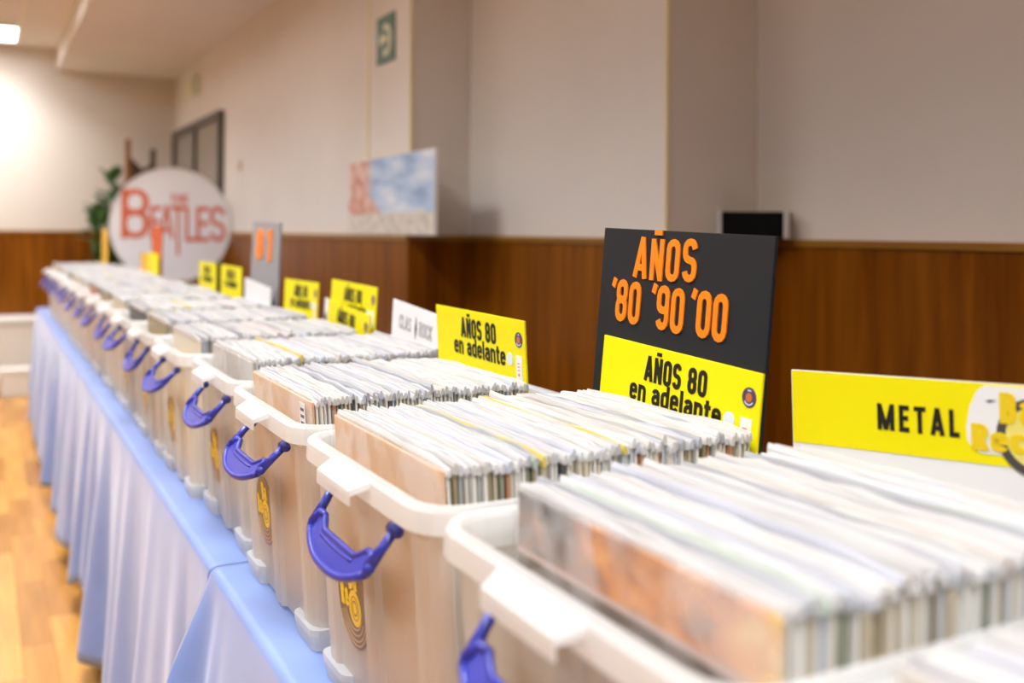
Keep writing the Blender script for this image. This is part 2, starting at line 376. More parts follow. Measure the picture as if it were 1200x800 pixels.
def stroke(mb, P, t, z0, z1):
    P = [Vector((x, y)) for x, y in P]; closed = (P[0] - P[-1]).length < 1e-6
    if closed: P = P[:-1]
    n = len(P); lft, rgt = [], []
    for i in range(n):
        a = P[i] - P[i-1] if (i > 0 or closed) else P[1] - P[0]
        b_ = P[(i+1) % n] - P[i] if (i < n-1 or closed) else P[-1] - P[-2]
        a = a.normalized() if a.length > 1e-9 else b_.normalized(); b_ = b_.normalized() if b_.length > 1e-9 else a
        na = Vector((-a.y, a.x)); nb = Vector((-b_.y, b_.x)); m_ = na + nb
        m_ = m_ / max(0.5, m_.dot(na)) if m_.length > 1e-6 else na
        lft.append(P[i] + m_*t/2); rgt.append(P[i] - m_*t/2)
    rows = [[(*lft[i], z0), (*rgt[i], z0), (*rgt[i], z1), (*lft[i], z1)] for i in range(n)]
    if closed: rows.append(rows[0])
    mb.loft(rows, 0, True, not closed, not closed)
_blk = {}
def block_mesh(body, size, mats, t=0.17, cond=1.0, gap=0.09, depth=0.0006, slant=0.0):
    key = (body, size, mats, t, cond, gap, depth, slant)
    if key in _blk: return _blk[key]
    mb = MB(); x = 0.0
    for ch in body:
        w_, g = glyph(ch, t)
        for k, p in enumerate(g): stroke(mb, [(x + a, b_) for a, b_ in p], t*(0.8 if ch in 'Ñ' and k == 3 else 1), 0, 1 + k*0.04)
        x += w_ + gap
    x -= gap
    mb.v = [((vx - x/2 + slant*vy)*size*cond, vy*size, vz*depth) for vx, vy, vz in mb.v]
    _blk[key] = mb.mesh('lettering', mats)
    return _blk[key]
def block(parent, name, body, size, x, y, z, mats, t=0.17, cond=1.0, gap=0.09, depth=0.0006, rot=0.0, slant=0.0):
    return link(name, block_mesh(body, size, mats, t, cond, gap, depth, slant), parent, T(x, y, z) @ Matrix.Rotation(rot, 4, 'Z'))
# frame of an upright card that faces the aisle: x = toward the near end, y = up, z = toward the aisle
FACE = Matrix(((0, 0, -1, 0), (-1, 0, 0, 0), (0, 1, 0, 0), (0, 0, 0, 1)))
def upright(x, y, z, lean=0, tilt=0, yaw=0):
    "lean > 0: top toward the aisle; tilt > 0: far end lower; yaw > 0 turns the face toward the far end"
    return T(x, y, z) @ Matrix.Rotation(R(yaw), 4, 'Z') @ FACE @ Matrix.Rotation(R(lean), 4, 'X') @ Matrix.Rotation(R(tilt), 4, 'Z')

# ------------------------------------------------------------------ room shell
XA, XB, XC = 1.50, 1.764, 2.11
Y1, Y2, YE = 3.69, 2.36, 9.27
XL, YF = -7.6, -6.5
ZS, ZC = 2.616, 2.795
ZW = EYE - 0.017
fl = struct(MB().box((XL, YF, -0.12), (2.5, YE + 0.1, -0.004)).build('floor', 'parquet'), 'honey coloured wooden parquet floor')
def planks():
    w_ = 0.09; lens = [0.62]
    me = {}
    k = 0
    x = -0.70
    col = 0
    while x < 0.92:
        y = 1.3 + (col * 0.37 % 1.0) * 0.62 - 0.62
        while y < YE - 0.02:
            a = max(y, 1.3); b_ = min(y + 0.62, YE - 0.005)
            if b_ - a > 0.05:
                ln = round(b_ - a - 0.0012, 3)
                if ln not in me:
                    me[ln] = MB().bbox((-w_/2 + 0.0005, -ln/2, -0.004), (w_/2 - 0.0005, ln/2, 0.0), 0.0008).mesh('plank', 'plank')
                link('plank', me[ln], fl, T(x + w_/2, (a + b_)/2, 0))
            y += 0.62
        x += w_; col += 1
planks()
struct(MB().box((XL, YF, ZC), (2.5, YE + 0.1, ZC + 0.1)).build('ceiling', 'ceiling_paint'), 'plain cream ceiling')
struct(MB().box((0.543, YF, ZS), (2.5, YE, ZC)).build('trim_1', 'ceiling_paint'), 'lowered ceiling strip along the panelled wall')
struct(MB().bbox((0.228, YF, ZC - 0.012), (0.250, YE, ZC + 0.002), 0.002).build('trim_2', 'corner_trim'), 'narrow ceiling batten')
struct(MB().box((XA, Y1, 0), (2.5, YE, ZS)).build('wall_right', 'wall_paint'), 'off-white wall section behind the far crates')
struct(MB().box((XB, Y2, 0), (2.5, Y1, ZS)).build('wall_right_middle', 'wall_paint'), 'off-white middle section of the stepped wall')
struct(MB().box((XC, YF, 0), (2.5, Y2, ZS)).build('wall_right_near', 'wall_paint'), 'off-white recessed section of the stepped wall')
struct(MB().box((XL - 0.1, YE, 0), (XA, YE + 0.1, ZC)).build('wall_back', 'wall_paint'), 'off-white end wall')
struct(MB().box((XL - 0.1, YF, 0), (XL, YE, ZC)).build('wall_left', 'wall_paint'), 'off-white wall across the aisle')
struct(MB().box((XL, YF - 0.1, 0), (2.5, YF, ZC)).build('wall_front', 'wall_paint'), 'off-white wall behind the viewer')
# corner beads and the narrow strip beside the exit sign
def bead(n_, x, y, s_=0.012):
    struct(MB().bbox((x - 0.004, y - 0.004, ZW + 0.002), (x + s_, y + s_, ZS - 0.001), 0.002).build('trim_%d' % n_, 'corner_trim'), 'cream corner bead')
bead(3, XA, Y1); bead(4, XB, Y2)
struct(MB().bbox((XA - 0.006, 4.17, ZW + 0.002), (XA + 0.004, 4.20, ZS - 0.001), 0.002).build('trim_5', 'corner_trim'), 'narrow vertical cover strip')
# wood panelling, one board run for each face, with its cap rail
TH = 0.016
DY0, DY1 = 7.16, 9.12
def panel(n_, lo, hi, axis, label):
    o = struct(MB().box((*lo, 0.0), (*hi, ZW - 0.022)).build('wall_panelling_%s' % n_, 'panel_wood'), label)
    c = 0.008
    l2 = (lo[0] - (c if axis == 'x' else 0), lo[1] - (c if axis == 'y' else 0))
    MB().bbox((*l2, ZW - 0.022), (*hi, ZW), 0.003).build('cap_rail', 'cap_wood', o)
panel('far', (XA - TH, Y1 - TH), (XA, DY0), 'x', 'brown wood panelling of the far wall section')
panel('far_step', (XA, Y1 - TH), (XB - TH, Y1), 'y', 'brown wood panelling on the far step of the wall')
panel('middle', (XB - TH, Y2 - TH), (XB, Y1), 'x', 'brown wood panelling of the middle wall section')
panel('near_step', (XB, Y2 - TH), (XC - TH, Y2), 'y', 'brown wood panelling on the near step of the wall')
panel('near', (XC - TH, YF), (XC, Y2), 'x', 'brown wood panelling of the recessed wall section')
panel('end', (XL, YE - TH), (XA, YE), 'y', 'brown wood panelling of the end wall')
panel('left', (XL, YF), (XL + TH, YE - TH), 'z', 'brown wood panelling across the aisle')
panel('front', (XL + TH, YF), (XC - TH, YF + TH), 'z', 'brown wood panelling behind the viewer')

# glazed double door in the far wall section
d = struct(bpy.data.objects.new('door_1', None), 'dark framed double door with pale panes'); C.objects.link(d)
d.location = (XA, (DY0 + DY1) / 2, 0)
hw = (DY1 - DY0) / 2; dh = 2.12
mb = MB()
mb.bbox((-0.045, -hw, 0), (0, -hw + 0.055, dh)); mb.bbox((-0.045, hw - 0.055, 0), (0, hw, dh)); mb.bbox((-0.045, -hw + 0.055, dh - 0.05), (0, hw - 0.055, dh))
mb.build('frame', 'dark_frame', d)
MB().bbox((-0.04, -0.035, 0), (0, 0.035, dh - 0.05)).build('stile', 'dark_frame', d)
for s_ in (-1, 1):
    y0, y1 = sorted((s_ * 0.036, s_ * (hw - 0.056)))
    MB().bbox((-0.02, y0, 0.10), (0, y1, dh - 0.051), 0.002).build('pane', 'door_glass', d)
    MB().bbox((-0.028, y0, 0.0), (0, y1, 0.099), 0.002).build('kick_rail', 'dark_frame', d)
    MB().tube([(-0.04, s_*0.055, 1.02), (-0.075, s_*0.055, 1.02), (-0.075, s_*0.15, 1.02)], 0.009).build('door_handle', 'grey_plastic', d)

# ------------------------------------------------------------------ ceiling lamps (recessed, louvred)
def lamp(x, y, label):
    o = thing('ceiling_lamp', T(x, y, ZC), label, 'ceiling lamp', 'recessed square ceiling lamps')
    f_ = MB(); h = 0.30
    for lo, hi in (((-h-.02, -h-.02, -.018), (h+.02, -h, .0)), ((-h-.02, h, -.018), (h+.02, h+.02, .0)), ((-h-.02, -h, -.018), (-h, h, .0)), ((h, -h, -.018), (h+.02, h, .0))):
        f_.bbox(lo, hi, 0.003)
    f_.build('frame', 'white_lacquer', o)
    MB().box((-h, -h, -0.006), (h, h, -0.001)).build('diffuser', 'lamp_diffuser', o)
    for k in range(1, 5):
        MB().box((-h, -h + k*0.12 - 0.002, -0.018), (h, -h + k*0.12 + 0.002, -0.006)).build('louvre', 'white_lacquer', o)
    li = bpy.data.lights.new('lamp_light', 'AREA'); li.shape = 'SQUARE'; li.size = 0.58; li.energy = LAMP_W; li.color = LAMP_COL; li.spread = R(LAMP_SPREAD)
    lo = bpy.data.objects.new('lamp_light', li); C.objects.link(lo); lo.parent = o; lo.location = (0, 0, -0.022)
    return o
for yy in (8.68, 6.88, 5.08, 3.28, 1.48, -0.32, -2.12):
    lamp(-0.08, yy, 'square recessed ceiling lamp beside the ceiling batten')
for yy in (8.68, 6.88, 5.08, 3.28, 1.48, -0.32, -2.12):  # unseen lamp row, added to brighten upright faces turned to the aisle
    lamp(-2.0, yy, 'added square recessed ceiling lamp, out of view over the far side of the aisle')

# ------------------------------------------------------------------ tables and cloths
TZ = 0.74
XE = 0.322
XT = 1.25
BND = [-0.30, 1.61, 3.46, 5.31, 7.40]
TLAB = ['folding table under the blue cloth with the METAL crate', 'folding table under the blue cloth between two cloth seams beside the METAL table',
        'folding table under the third blue cloth along the row', 'folding table at the row end under the round white sign']
for i in range(4):
    a, b_ = BND[i] + 0.01, BND[i+1] - 0.01
    t_ = thing('folding_table', T(0, (a + b_)/2, 0), TLAB[i], 'table', 'tables in a row under blue cloths')
    hh = (b_ - a)/2
    MB().bbox((XE + 0.008, -hh, TZ - 0.035), (XT, hh, TZ - 0.001), 0.004).build('table_top', 'table_top', t_)
    for sx in (XE + 0.12, XT - 0.08):
        for sy in (-hh + 0.12, hh - 0.12):
            MB().tube([(sx, sy, TZ - 0.036), (sx, sy, 0.012)], 0.014).tube([(sx, sy, 0.013), (sx, sy, 0.001)], 0.018).build('leg', 'black_metal', t_)
    for sy in (-hh + 0.12, hh - 0.12):
        MB().tube([(XE + 0.12, sy, 0.18), (XT - 0.08, sy, 0.18)], 0.009).build('crossbar', 'black_metal', t_)
def sm(t): t = max(0, min(1, t)); return t*t*(3-2*t)
def cloth(i, a, b_, dz, seed, flap, label):
    rnd = random.Random(seed)
    ph = [rnd.uniform(0, 6.28) for _ in range(6)]
    ny = int((b_ - a) / 0.0125); prof = []
    for k in range(7): prof.append((XT - 0.05 - (XT - 0.05 - XE - 0.012) * k/6, 0.0, 0))
    for k in range(1, 5):
        an = k/4 * math.pi/2; prof.append((XE + 0.012 - 0.014*math.sin(an), -0.012*(1 - math.cos(an)), 0))
    ND = 20
    vs_, fs = [], []
    rows = len(prof) + ND
    for j in range(ny + 1):
        y = a + (b_ - a) * j / ny
        de = b_ - y; da = y - a
        drop = 0.655 + 0.02*math.sin(2.1*y + ph[0]) + 0.012*math.sin(5.3*y + ph[1])
        ef = 0.0
        if flap:
            ef = 1 - sm(de / 0.17)
            drop = drop - 0.53 * (1 - sm(de / 0.075))
        else:
            drop -= 0.10 * (1 - sm(de/0.25)) + 0.06 * (1 - sm(da/0.2))
        fold = 0.55*math.sin(11.5*y + ph[2] + 1.3*math.sin(1.7*y + ph[3])) + 0.33*math.sin(21*y + ph[4]) + 0.16*math.sin(37*y + ph[5])
        fold = (0.55 + fold) if fold > -0.55 else 0.0
        for (px, pz, _) in prof: vs_.append((px, y, TZ + dz + pz))
        for k in range(1, ND + 1):
            t_ = k / ND
            out = 0.045 * (t_ ** 0.8) * fold * (1 - ef) + 0.010 * t_
            yy = y
            if flap:
                dp = drop * t_
                out += ef * min(0.10, 0.30 * dp) * (0.75 + 0.25 * math.cos(de * 60)) + 0.012 * t_ * math.sin(de * 75) * ef
                yy = y + (1 - sm(de / 0.10)) * 0.14 * min(dp, 0.2)
            vs_.append((XE - 0.002 - out, yy, TZ + dz - 0.012 - drop * t_))
    for j in range(ny):
        for k in range(rows - 1):
            fs.append((j*rows + k, (j+1)*rows + k, (j+1)*rows + k + 1, j*rows + k + 1))
    me = MB().add(vs_, fs, 0, True).mesh('tablecloth', 'blue_cloth')
    o = link('tablecloth', me); tag(o, label, 'tablecloth', 'blue tablecloths')
    sd = o.modifiers.new('thickness', 'SOLIDIFY'); sd.thickness = 0.0016; sd.offset = 1
CL = ['blue tablecloth with a flared corner flap under the METAL crate', 'blue tablecloth starting beneath the flared corner of its neighbour',
      'blue tablecloth third along the row from the METAL crate', 'blue tablecloth at the row end under the round white sign']
for i in range(4):
    cloth(i, BND[i] + 0.002, BND[i+1] - 0.002, 0.0008, 11 + i, i == 0, CL[i])
CZ = TZ + 0.0030

# ------------------------------------------------------------------ crates
def plan(Lh, Wh, rec=0.006, cr=0.030):
    "plan outline of the tub: rounded corners, recessed middle panel on every side"
    pts = []
    def corner(cx, cy, a0):
        for k in range(5):
            a = a0 + k/4 * math.pi/2
            pts.append((cx + cr*math.cos(a), cy + cr*math.sin(a)))
    px = 0.105
    corner(Lh - cr, Wh - cr, 0)
    pts.extend([(px + 0.008, Wh), (px, Wh - rec*0.25), (-px, Wh - rec*0.25), (-px - 0.008, Wh)])
    corner(-Lh + cr, Wh - cr, math.pi/2)
    e = ((0.131, 0), (0.125, rec), (0.024, rec), (0.018, 0), (-0.018, 0), (-0.024, rec), (-0.125, rec), (-0.131, 0))
    pts.extend([(-Lh + q_, y_) for y_, q_ in e])
    corner(-Lh + cr, -Wh + cr, math.pi)
    pts.extend([(-px - 0.008, -Wh), (-px, -Wh + rec*0.25), (px, -Wh + rec*0.25), (px + 0.008, -Wh)])
    corner(Lh - cr, -Wh + cr, 1.5*math.pi)
    pts.extend([(Lh - q_, -y_) for y_, q_ in e])
    return pts
def rr(Lh, Wh, cr, z, seg=5, ch=False):
    pts = []
    for cx, cy, a0 in ((Lh-cr, Wh-cr, 0), (-Lh+cr, Wh-cr, math.pi/2), (-Lh+cr, -Wh+cr, math.pi), (Lh-cr, -Wh+cr, 1.5*math.pi)):
        for k in range(seg):
            a = a0 + k/(seg-1)*math.pi/2
            pts.append((cx + cr*math.cos(a), cy + cr*math.sin(a), z))
    return pts
WLb, WLt, WWb, WWt = 0.186, 0.204, 0.179, 0.183
RIMZ = 0.288
def make_crate_meshes():
    P = {}
    mb = MB()
    lv = [0.006, 0.04, 0.15, 0.262]
    outer = []; inner = []
    for z in lv:
        t_ = (z - 0.006) / 0.256
        outer.append([(x, y, z) for x, y in plan(WLb + (WLt - WLb)*t_, WWb + (WWt - WWb)*t_)])
        inner.append([(x, y, max(z, 0.0085)) for x, y in plan(WLb + (WLt - WLb)*t_ - 0.0022, WWb + (WWt - WWb)*t_ - 0.0022)])
    mb.loft(outer, 0, True, True, False)
    mb.loft(inner, 0, True, True, False)
    n = len(outer[-1])
    mb.loft([outer[-1], inner[-1]], 0)
    P['tub'] = (mb.mesh('tub', 'clear_plastic'), None)
    f_ = MB()
    for sx in (-1, 1):
        for sy in (-1, 1):
            cx, cy = sx*0.152, sy*0.135
            r0 = [(cx + a, cy + b_, z) for (a, b_, z) in rr(0.036, 0.042, 0.014, 0.0)]
            r1 = [(cx + a, cy + b_, z) for (a, b_, z) in rr(0.041, 0.046, 0.016, 0.020)]
            r2 = [(cx + a, cy + b_, z) for (a, b_, z) in rr(0.041, 0.046, 0.016, 0.028)]
            f_.loft([r0, r1, r2], 0, True, True, True)
    P['foot'] = (f_, None)
    rim = MB()
    prof = [(-0.0022, 0.258), (-0.001, 0.284), (0.002, RIMZ), (0.011, RIMZ), (0.014, 0.284), (0.015, 0.264), (0.012, 0.264), (0.010, 0.281), (0.003, 0.281), (0.001, 0.258)]
    rings = []
    for off, z in prof:
        rings.append(rr(WLt + off, WWt + off - 0.001, 0.034 + off, z))
    rings.append(rings[0])
    rim.loft(rings, 0)
    P['rim'] = (rim.mesh('rim', 'milky_plastic'), None)
    tb = MB()
    o_ = [(0.0, 0.062), (0.021, 0.052), (0.021, -0.052), (0.0, -0.062)]
    for sx in (-1, 1):
        b0 = [(sx*(WLt + 0.012 + a), b_, 0.286 - 0.45*a) for a, b_ in o_]
        b1 = [(sx*(WLt + 0.012 + a), b_, 0.280 - 0.45*a - 0.0) for a, b_ in o_]
        tb.loft([b0, b1], 0, True, True, True)
        # turned-down lip
        l0 = [(sx*(WLt + 0.0315), 0.052, 0.277), (sx*(WLt + 0.0335), 0.052, 0.277), (sx*(WLt + 0.0335), -0.052, 0.277), (sx*(WLt + 0.0315), -0.052, 0.277)]
        l1 = [(p[0], p[1], 0.262) for p in l0]
        tb.loft([l0, l1], 0, True, True, True)
    P['clip_tab'] = (tb, None)
    return P
def make_handle():
    h = MB()
    bd = Vector((-0.60, 0, -0.80)); nd = Vector((-0.80, 0, 0.60)); yd = Vector((0, 1, 0)); o_ = Vector((0, 0, 0))
    def q(a, b_, n_=0.0): return tuple(o_ + yd*a + bd*b_ + nd*n_)
    K = 16; outer = []; innr = []
    for k in range(K + 1):
        a = -0.088 + 0.176*k/K; u = a/0.088
        outer.append((a, 0.046 + 0.022*(1 - abs(u)**2.6)))
        ai = a * 0.86; ui = abs(ai)/0.076
        innr.append((ai, 0.040 - 0.012*sm((ui - 0.62)/0.3)))
    for k in range(K):   # tray plate
        a = [outer[k], outer[k+1], innr[k+1], innr[k]]
        h.loft([[q(x, y, 0.001) for x, y in a], [q(x, y, -0.005) for x, y in a]], 0, True, True, True)
    h.tube([q(x, y) for x, y in outer], 0.0042, 8)
    h.tube([q(x, y) for x, y in innr], 0.0034, 8)
    h.tube([q(outer[k][0]*0.3 + innr[k][0]*0.7, outer[k][1]*0.25 + innr[k][1]*0.75, 0.001) for k in range(3, K - 2)], 0.0016, 6)
    for s_ in (-1, 1):
        h.tube([q(s_*0.088, 0.047), q(s_*0.0885, 0.040), q(s_*0.082, 0.028), q(s_*0.066, 0.028)], [0.0045, 0.0062, 0.0055, 0.0035], 8)
        h.tube([q(s_*0.086, 0.040), q(s_*0.090, 0.018), q(s_*0.093, -0.002)], [0.0066, 0.0052, 0.0050], 8)
        h.tube([q(s_*0.083, -0.002), q(s_*0.101, -0.002)], 0.0062, 10)
    return h
CP = make_crate_meshes()
CP['foot'] = CP['foot'][0].mesh('foot', 'milky_plastic')
CP['clip_tab'] = CP['clip_tab'][0].mesh('clip_tab', 'milky_plastic')
HND = make_handle().mesh('handle', 'blue_plastic')
# one foot / one tab per mesh: split the two helpers into single pieces
def split_loose(me, k, total, name):
    n = len(me.vertices) // total
    vs_ = [tuple(v.co) for v in me.vertices][k*n:(k+1)*n]
    fs = [[i - k*n for i in p.vertices] for p in me.polygons if k*n <= p.vertices[0] < (k+1)*n]
    m_ = MB().add(vs_, fs).mesh(name, me.materials[0].name)
    return m_
FEET = [split_loose(CP['foot'], k, 4, 'foot') for k in range(4)]
TABS = [split_loose(CP['clip_tab'], k, 2, 'clip_tab') for k in range(2)]
STK = MB().disc(0, 0, 0, 0.0005, 0.050, seg=40).mesh('sticker', 'sticker_dark')
STR = MB()
for r_ in (0.028, 0.034, 0.040, 0.045): STR.ring(0, 0, 0.0005, 0.0008, r_, r_ + 0.0018, R(205), R(335), 20)
STR = STR.mesh('groove_lines', 'sticker_ring')
STY = MB().disc(0.006, -0.004, 0.0005, 0.0008, 0.020, seg=28).mesh('label_disc', 'logo_yellow')
STO = MB().ring(0.006, -0.004, 0.0008, 0.0010, 0.007, 0.0085).ring(0.006, -0.004, 0.0008, 0.0010, 0.0125, 0.0135).mesh('swirl', 'sticker_dark')
def crate(idx, cx, cy, rot, label, group):
    o = thing('record_crate', T(cx, cy, CZ) @ Matrix.Rotation(R(rot), 4, 'Z'), label, 'crate', group)
    link('tub', CP['tub'][0], o); rm = link('rim', CP['rim'][0], o)
    for f_ in FEET: link('foot', f_, o)
    for t_ in TABS: link('clip_tab', t_, rm)
    rj = random.Random(idx + 50).uniform(-5, 9)
    link('handle', HND, o, T(-0.2085, -0.008, 0.246) @ Matrix.Rotation(R(rj), 4, 'Y'))
    link('handle', HND, o, T(0.2085, 0, 0.246) @ Matrix.Rotation(math.pi, 4, 'Z'))
    if idx <= 6:
        s_ = link('sticker', STK, o, T(-0.1886, 0.071, 0.118) @ Matrix.Rotation(R(-4.0), 4, 'Y') @ FACE)
        link('groove_lines', STR, s_); link('label_disc', STY, s_); link('swirl', STO, s_)
        block(s_, 'lettering', 'Ba', 0.026, 0.004, 0.016, 0.0008, 'logo_yellow', 0.22, 1.0, 0.05, 0.0003, rot=0.15)
        block(s_, 'lettering', 'Re', 0.028, -0.026, -0.010, 0.0008, 'logo_yellow', 0.22, 0.9, 0.05, 0.0003, rot=0.10)
    return o
CY = {-1: 0.190, 0: 0.590, 1: 0.988, 2: 1.398, 3: 1.800}
for i in range(4, 16): CY[i] = 1.800 + 0.396*(i - 3)
CLAB = {-1: 'clear plastic crate of records beside the METAL crate, away from the black board',
        0: 'clear plastic crate of records with the METAL card at its back',
        1: 'clear plastic crate of records with the black AÑOS board at its back',
        2: 'clear plastic crate of records with one leaning yellow AÑOS 80 card',
        3: 'clear plastic crate of records with a white card at its back',
        4: 'clear plastic crate of records with two yellow cards one behind the other',
        5: 'clear plastic crate of records between the two-card crate and the grey board crate',
        6: 'clear plastic crate of records with the tall grey board',
        7: 'clear plastic crate of records right beside the grey board crate, with a yellow card',
        8: 'clear plastic crate of records with a yellow card, second beyond the grey board crate',
        12: 'clear plastic crate of records with the amber card beside the orange-red board',
        11: 'clear plastic crate of records with the orange-red board and a yellow card',
        15: 'clear plastic crate of records at the row end beside the round white sign'}
CX = {}
for i in sorted(CY):
    CX[i] = 0.558 + random.Random(i + 3).uniform(-0.006, 0.006) + (0.008 if i == 3 else 0)
    crate(i, CX[i], CY[i], random.Random(i + 9).uniform(-0.35, 0.35),
          CLAB.get(i, 'clear plastic crate of records among the far half of the row'), 'clear record crates in a row')

# ------------------------------------------------------------------ records
RW = 0.318
def jacket_mb(mb=None, mx=None, mi=0, h=0.300):
    mb = mb or MB(); hw_ = RW/2 - 0.002; th = 0.0017
    p = [(-hw_,0,-th),(hw_,0,-th),(hw_,h,-th*0.8),(-hw_,h,-th*0.8),(-hw_,0,th),(hw_,0,th),(hw_,h,th*0.8),(-hw_,h,th*0.8)]
    if mx: p = [mx @ Vector(q) for q in p]
    mb.add(p, [(0,3,2,1),(4,5,6,7),(0,1,5,4),(1,2,6,5),(2,3,7,6),(3,0,4,7)], mi); return mb
def sleeve_mb(seed, mb=None, mx=None, mi=0, seg=8, h0=0.2955, h1=0.307):
    "the wavy open top of the clear outer sleeve, wrapped around the jacket top"
    rnd = random.Random(seed); mb = mb or MB(); rings = []
    hw_ = RW/2 + 0.001
    amp = rnd.uniform(0.0004, 0.0013); ph = rnd.uniform(0, 6.3); fr = rnd.uniform(1, 3.2)
    for k in range(seg + 1):
        x = -hw_ + 2*hw_*k/seg; e = 1 if k in (0, seg) else 0
        wz = amp*math.sin(fr*math.pi*k/seg*2 + ph)
        ty = h1 + rnd.uniform(-0.0018, 0.0018) - e*rnd.uniform(0.0, 0.005)
        rings.append([(x, h0, -0.0020), (x, ty - 0.004, -0.0021 + wz*0.6), (x, ty, -0.0009 + wz), (x, ty, 0.0009 + wz), (x, ty - 0.004, 0.0021 + wz*0.6), (x, h0, 0.0020)])
    if mx: rings = [[mx @ Vector(q) for q in r_] for r_ in rings]
    mb.loft(rings, mi, True, True, True, False); return mb
JM = jacket_mb().mesh('record_jacket', 'jacket')
SMS = [sleeve_mb(s_).mesh('plastic_sleeve', 'sleeve') for s_ in range(14)]
def film_mb():
    mb = MB(); hw_ = RW/2 + 0.002; rings = []
    for k in range(13):
        x = -hw_ + 2*hw_*k/12
        wz = 0.0012*math.sin(k*1.9) + 0.0008*math.sin(k*0.7 + 1)
        rings.append([(x, 0.002, 0.0024), (x, 0.12, 0.0034 + wz*0.6), (x, 0.22, 0.0036 + wz), (x, 0.306, 0.0026 + wz*0.5), (x, 0.306, 0.0023 + wz*0.5), (x, 0.22, 0.0033 + wz), (x, 0.12, 0.0031 + wz*0.6), (x, 0.002, 0.0021)])
    mb.loft(rings, 0, True, True, True, True); return mb
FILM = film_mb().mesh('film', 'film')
FRONT = {'kraft': jacket_mb().mesh('record_jacket', 'kraft_cover'), 'grey': jacket_mb().mesh('record_jacket', 'grey_cover'), 'fire': jacket_mb().mesh('record_jacket', 'fiery_cover')}
FLOOR_IN = 0.0095
def stack(i, n, xf_t, xb_t, xf_b, xb_b, wav=0.0):
    "poses of n records: top spans xf_t..xb_t, bottom xf_b..xb_b (world X)"
    rnd = random.Random(100 + i); out = []
    w_ = [rnd.uniform(0.8, 1.25) for _ in range(n)]; tot = sum(w_); acc = 0
    w2 = [a*rnd.uniform(0.94, 1.06) for a in w_]; tot2 = sum(w2); acc2 = 0
    for k in range(n):
        ft = (acc + w_[k]/2)/tot; fb = (acc2 + w2[k]/2)/tot2
        acc += w_[k]; acc2 += w2[k]
        xt = xf_t + (xb_t - xf_t)*ft + wav*math.sin(ft*6.28)
        xb = xf_b + (xb_b - xf_b)*fb
        ln = math.degrees(math.asin(max(-0.9, min(0.9, (xb - xt)/0.318))))
        dy = rnd.uniform(-0.003, 0.003) + 0.004*math.sin(k*0.35 + i); dz = rnd.uniform(0, 0.004) + (rnd.uniform(0, 0.007) if rnd.random() < 0.12 else 0)
        out.append((xb, dy, FLOOR_IN + dz + 0.0015, ln, rnd.random()))
    return out
# world X of the stack front/back, top and bottom
STACKS = {-1: (60, 0.398, 0.738, 0.400, 0.722), 0: (62, 0.402, 0.738, 0.402, 0.722), 1: (66, 0.367, 0.732, 0.388, 0.714), 2: (60, 0.370, 0.684, 0.392, 0.694), 3: (60, 0.388, 0.726, 0.404, 0.720)}
RLAB = {-1: 'sleeved LP record in the crate beside the METAL crate, away from the black board',
        0: 'LP record in a clear sleeve, packed in front of the METAL card',
        1: 'LP record in a clear sleeve, packed in front of the black AÑOS board',
        2: 'sleeved LP record in the crate with the leaning yellow AÑOS 80 card',
        3: 'LP record in a clear sleeve, in the crate with the white card'}
FLAB = {0: ('fire', 'LP record with fiery orange and dark cover, foremost in the METAL crate'),
        1: ('kraft', 'brown fronted LP record under creased film, foremost in the black board crate'),
        2: ('kraft', 'brown fronted LP record with a small price sticker'),
        3: ('grey', 'grey fronted LP record, foremost in the white card crate'),
        -1: ('grey', 'grey fronted LP record in the crate beside the METAL crate')}
for i, (n_, a, b_, c_, d_) in STACKS.items():
    for k, (xb, dy, dz, ln, rv) in enumerate(stack(i, n_, a, b_, c_, d_)):
        mx_ = upright(xb, CY[i] - 0.004 + dy, CZ + dz, ln)
        if k == 0:
            kind, lab = FLAB[i]
            o = link('vinyl_record', FRONT[kind], None, mx_); tag(o, lab, 'record', 'foremost records of the crates')
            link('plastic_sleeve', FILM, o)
            if i == 2:
                st = MB().box((0.112, 0.262, 0.0048), (0.136, 0.296, 0.0052)).build('price_sticker', 'white_card', o)
                for q_ in range(3): MB().box((0.116, 0.267 + 0.009*q_, 0.0052), (0.132, 0.271 + 0.009*q_, 0.0054)).build('print_line', 'badge_violet', st)
        else:
            o = link('vinyl_record', JM, None, mx_); tag(o, RLAB[i], 'record', 'records packed in the near crates')
        if k: link('plastic_sleeve', SMS[(k*5 + i) % 14], o)
far = MB()
for i in range(4, 16):
    rnd = random.Random(i)
    off = rnd.uniform(-0.004, 0.006)
    bk = CX[i] + 0.150 if i in (4,) else CX[i] + rnd.uniform(0.140, 0.170)
    for k, (xb, dy, dz, ln, rv) in enumerate(stack(i, 58, CX[i] - 0.180 + abs(off), bk, CX[i] - 0.166, bk - 0.006)):
        mx_ = upright(xb, CY[i] - 0.004 + dy, CZ + dz, ln)
        jacket_mb(far, mx_, 0); sleeve_mb(i*100 + k, far, mx_, 1, seg=4)
tag(far.build('vinyl_records', ['jacket_far', 'sleeve_far']), 'LP records in clear sleeves packed in the far crates', 'records', kind='stuff')

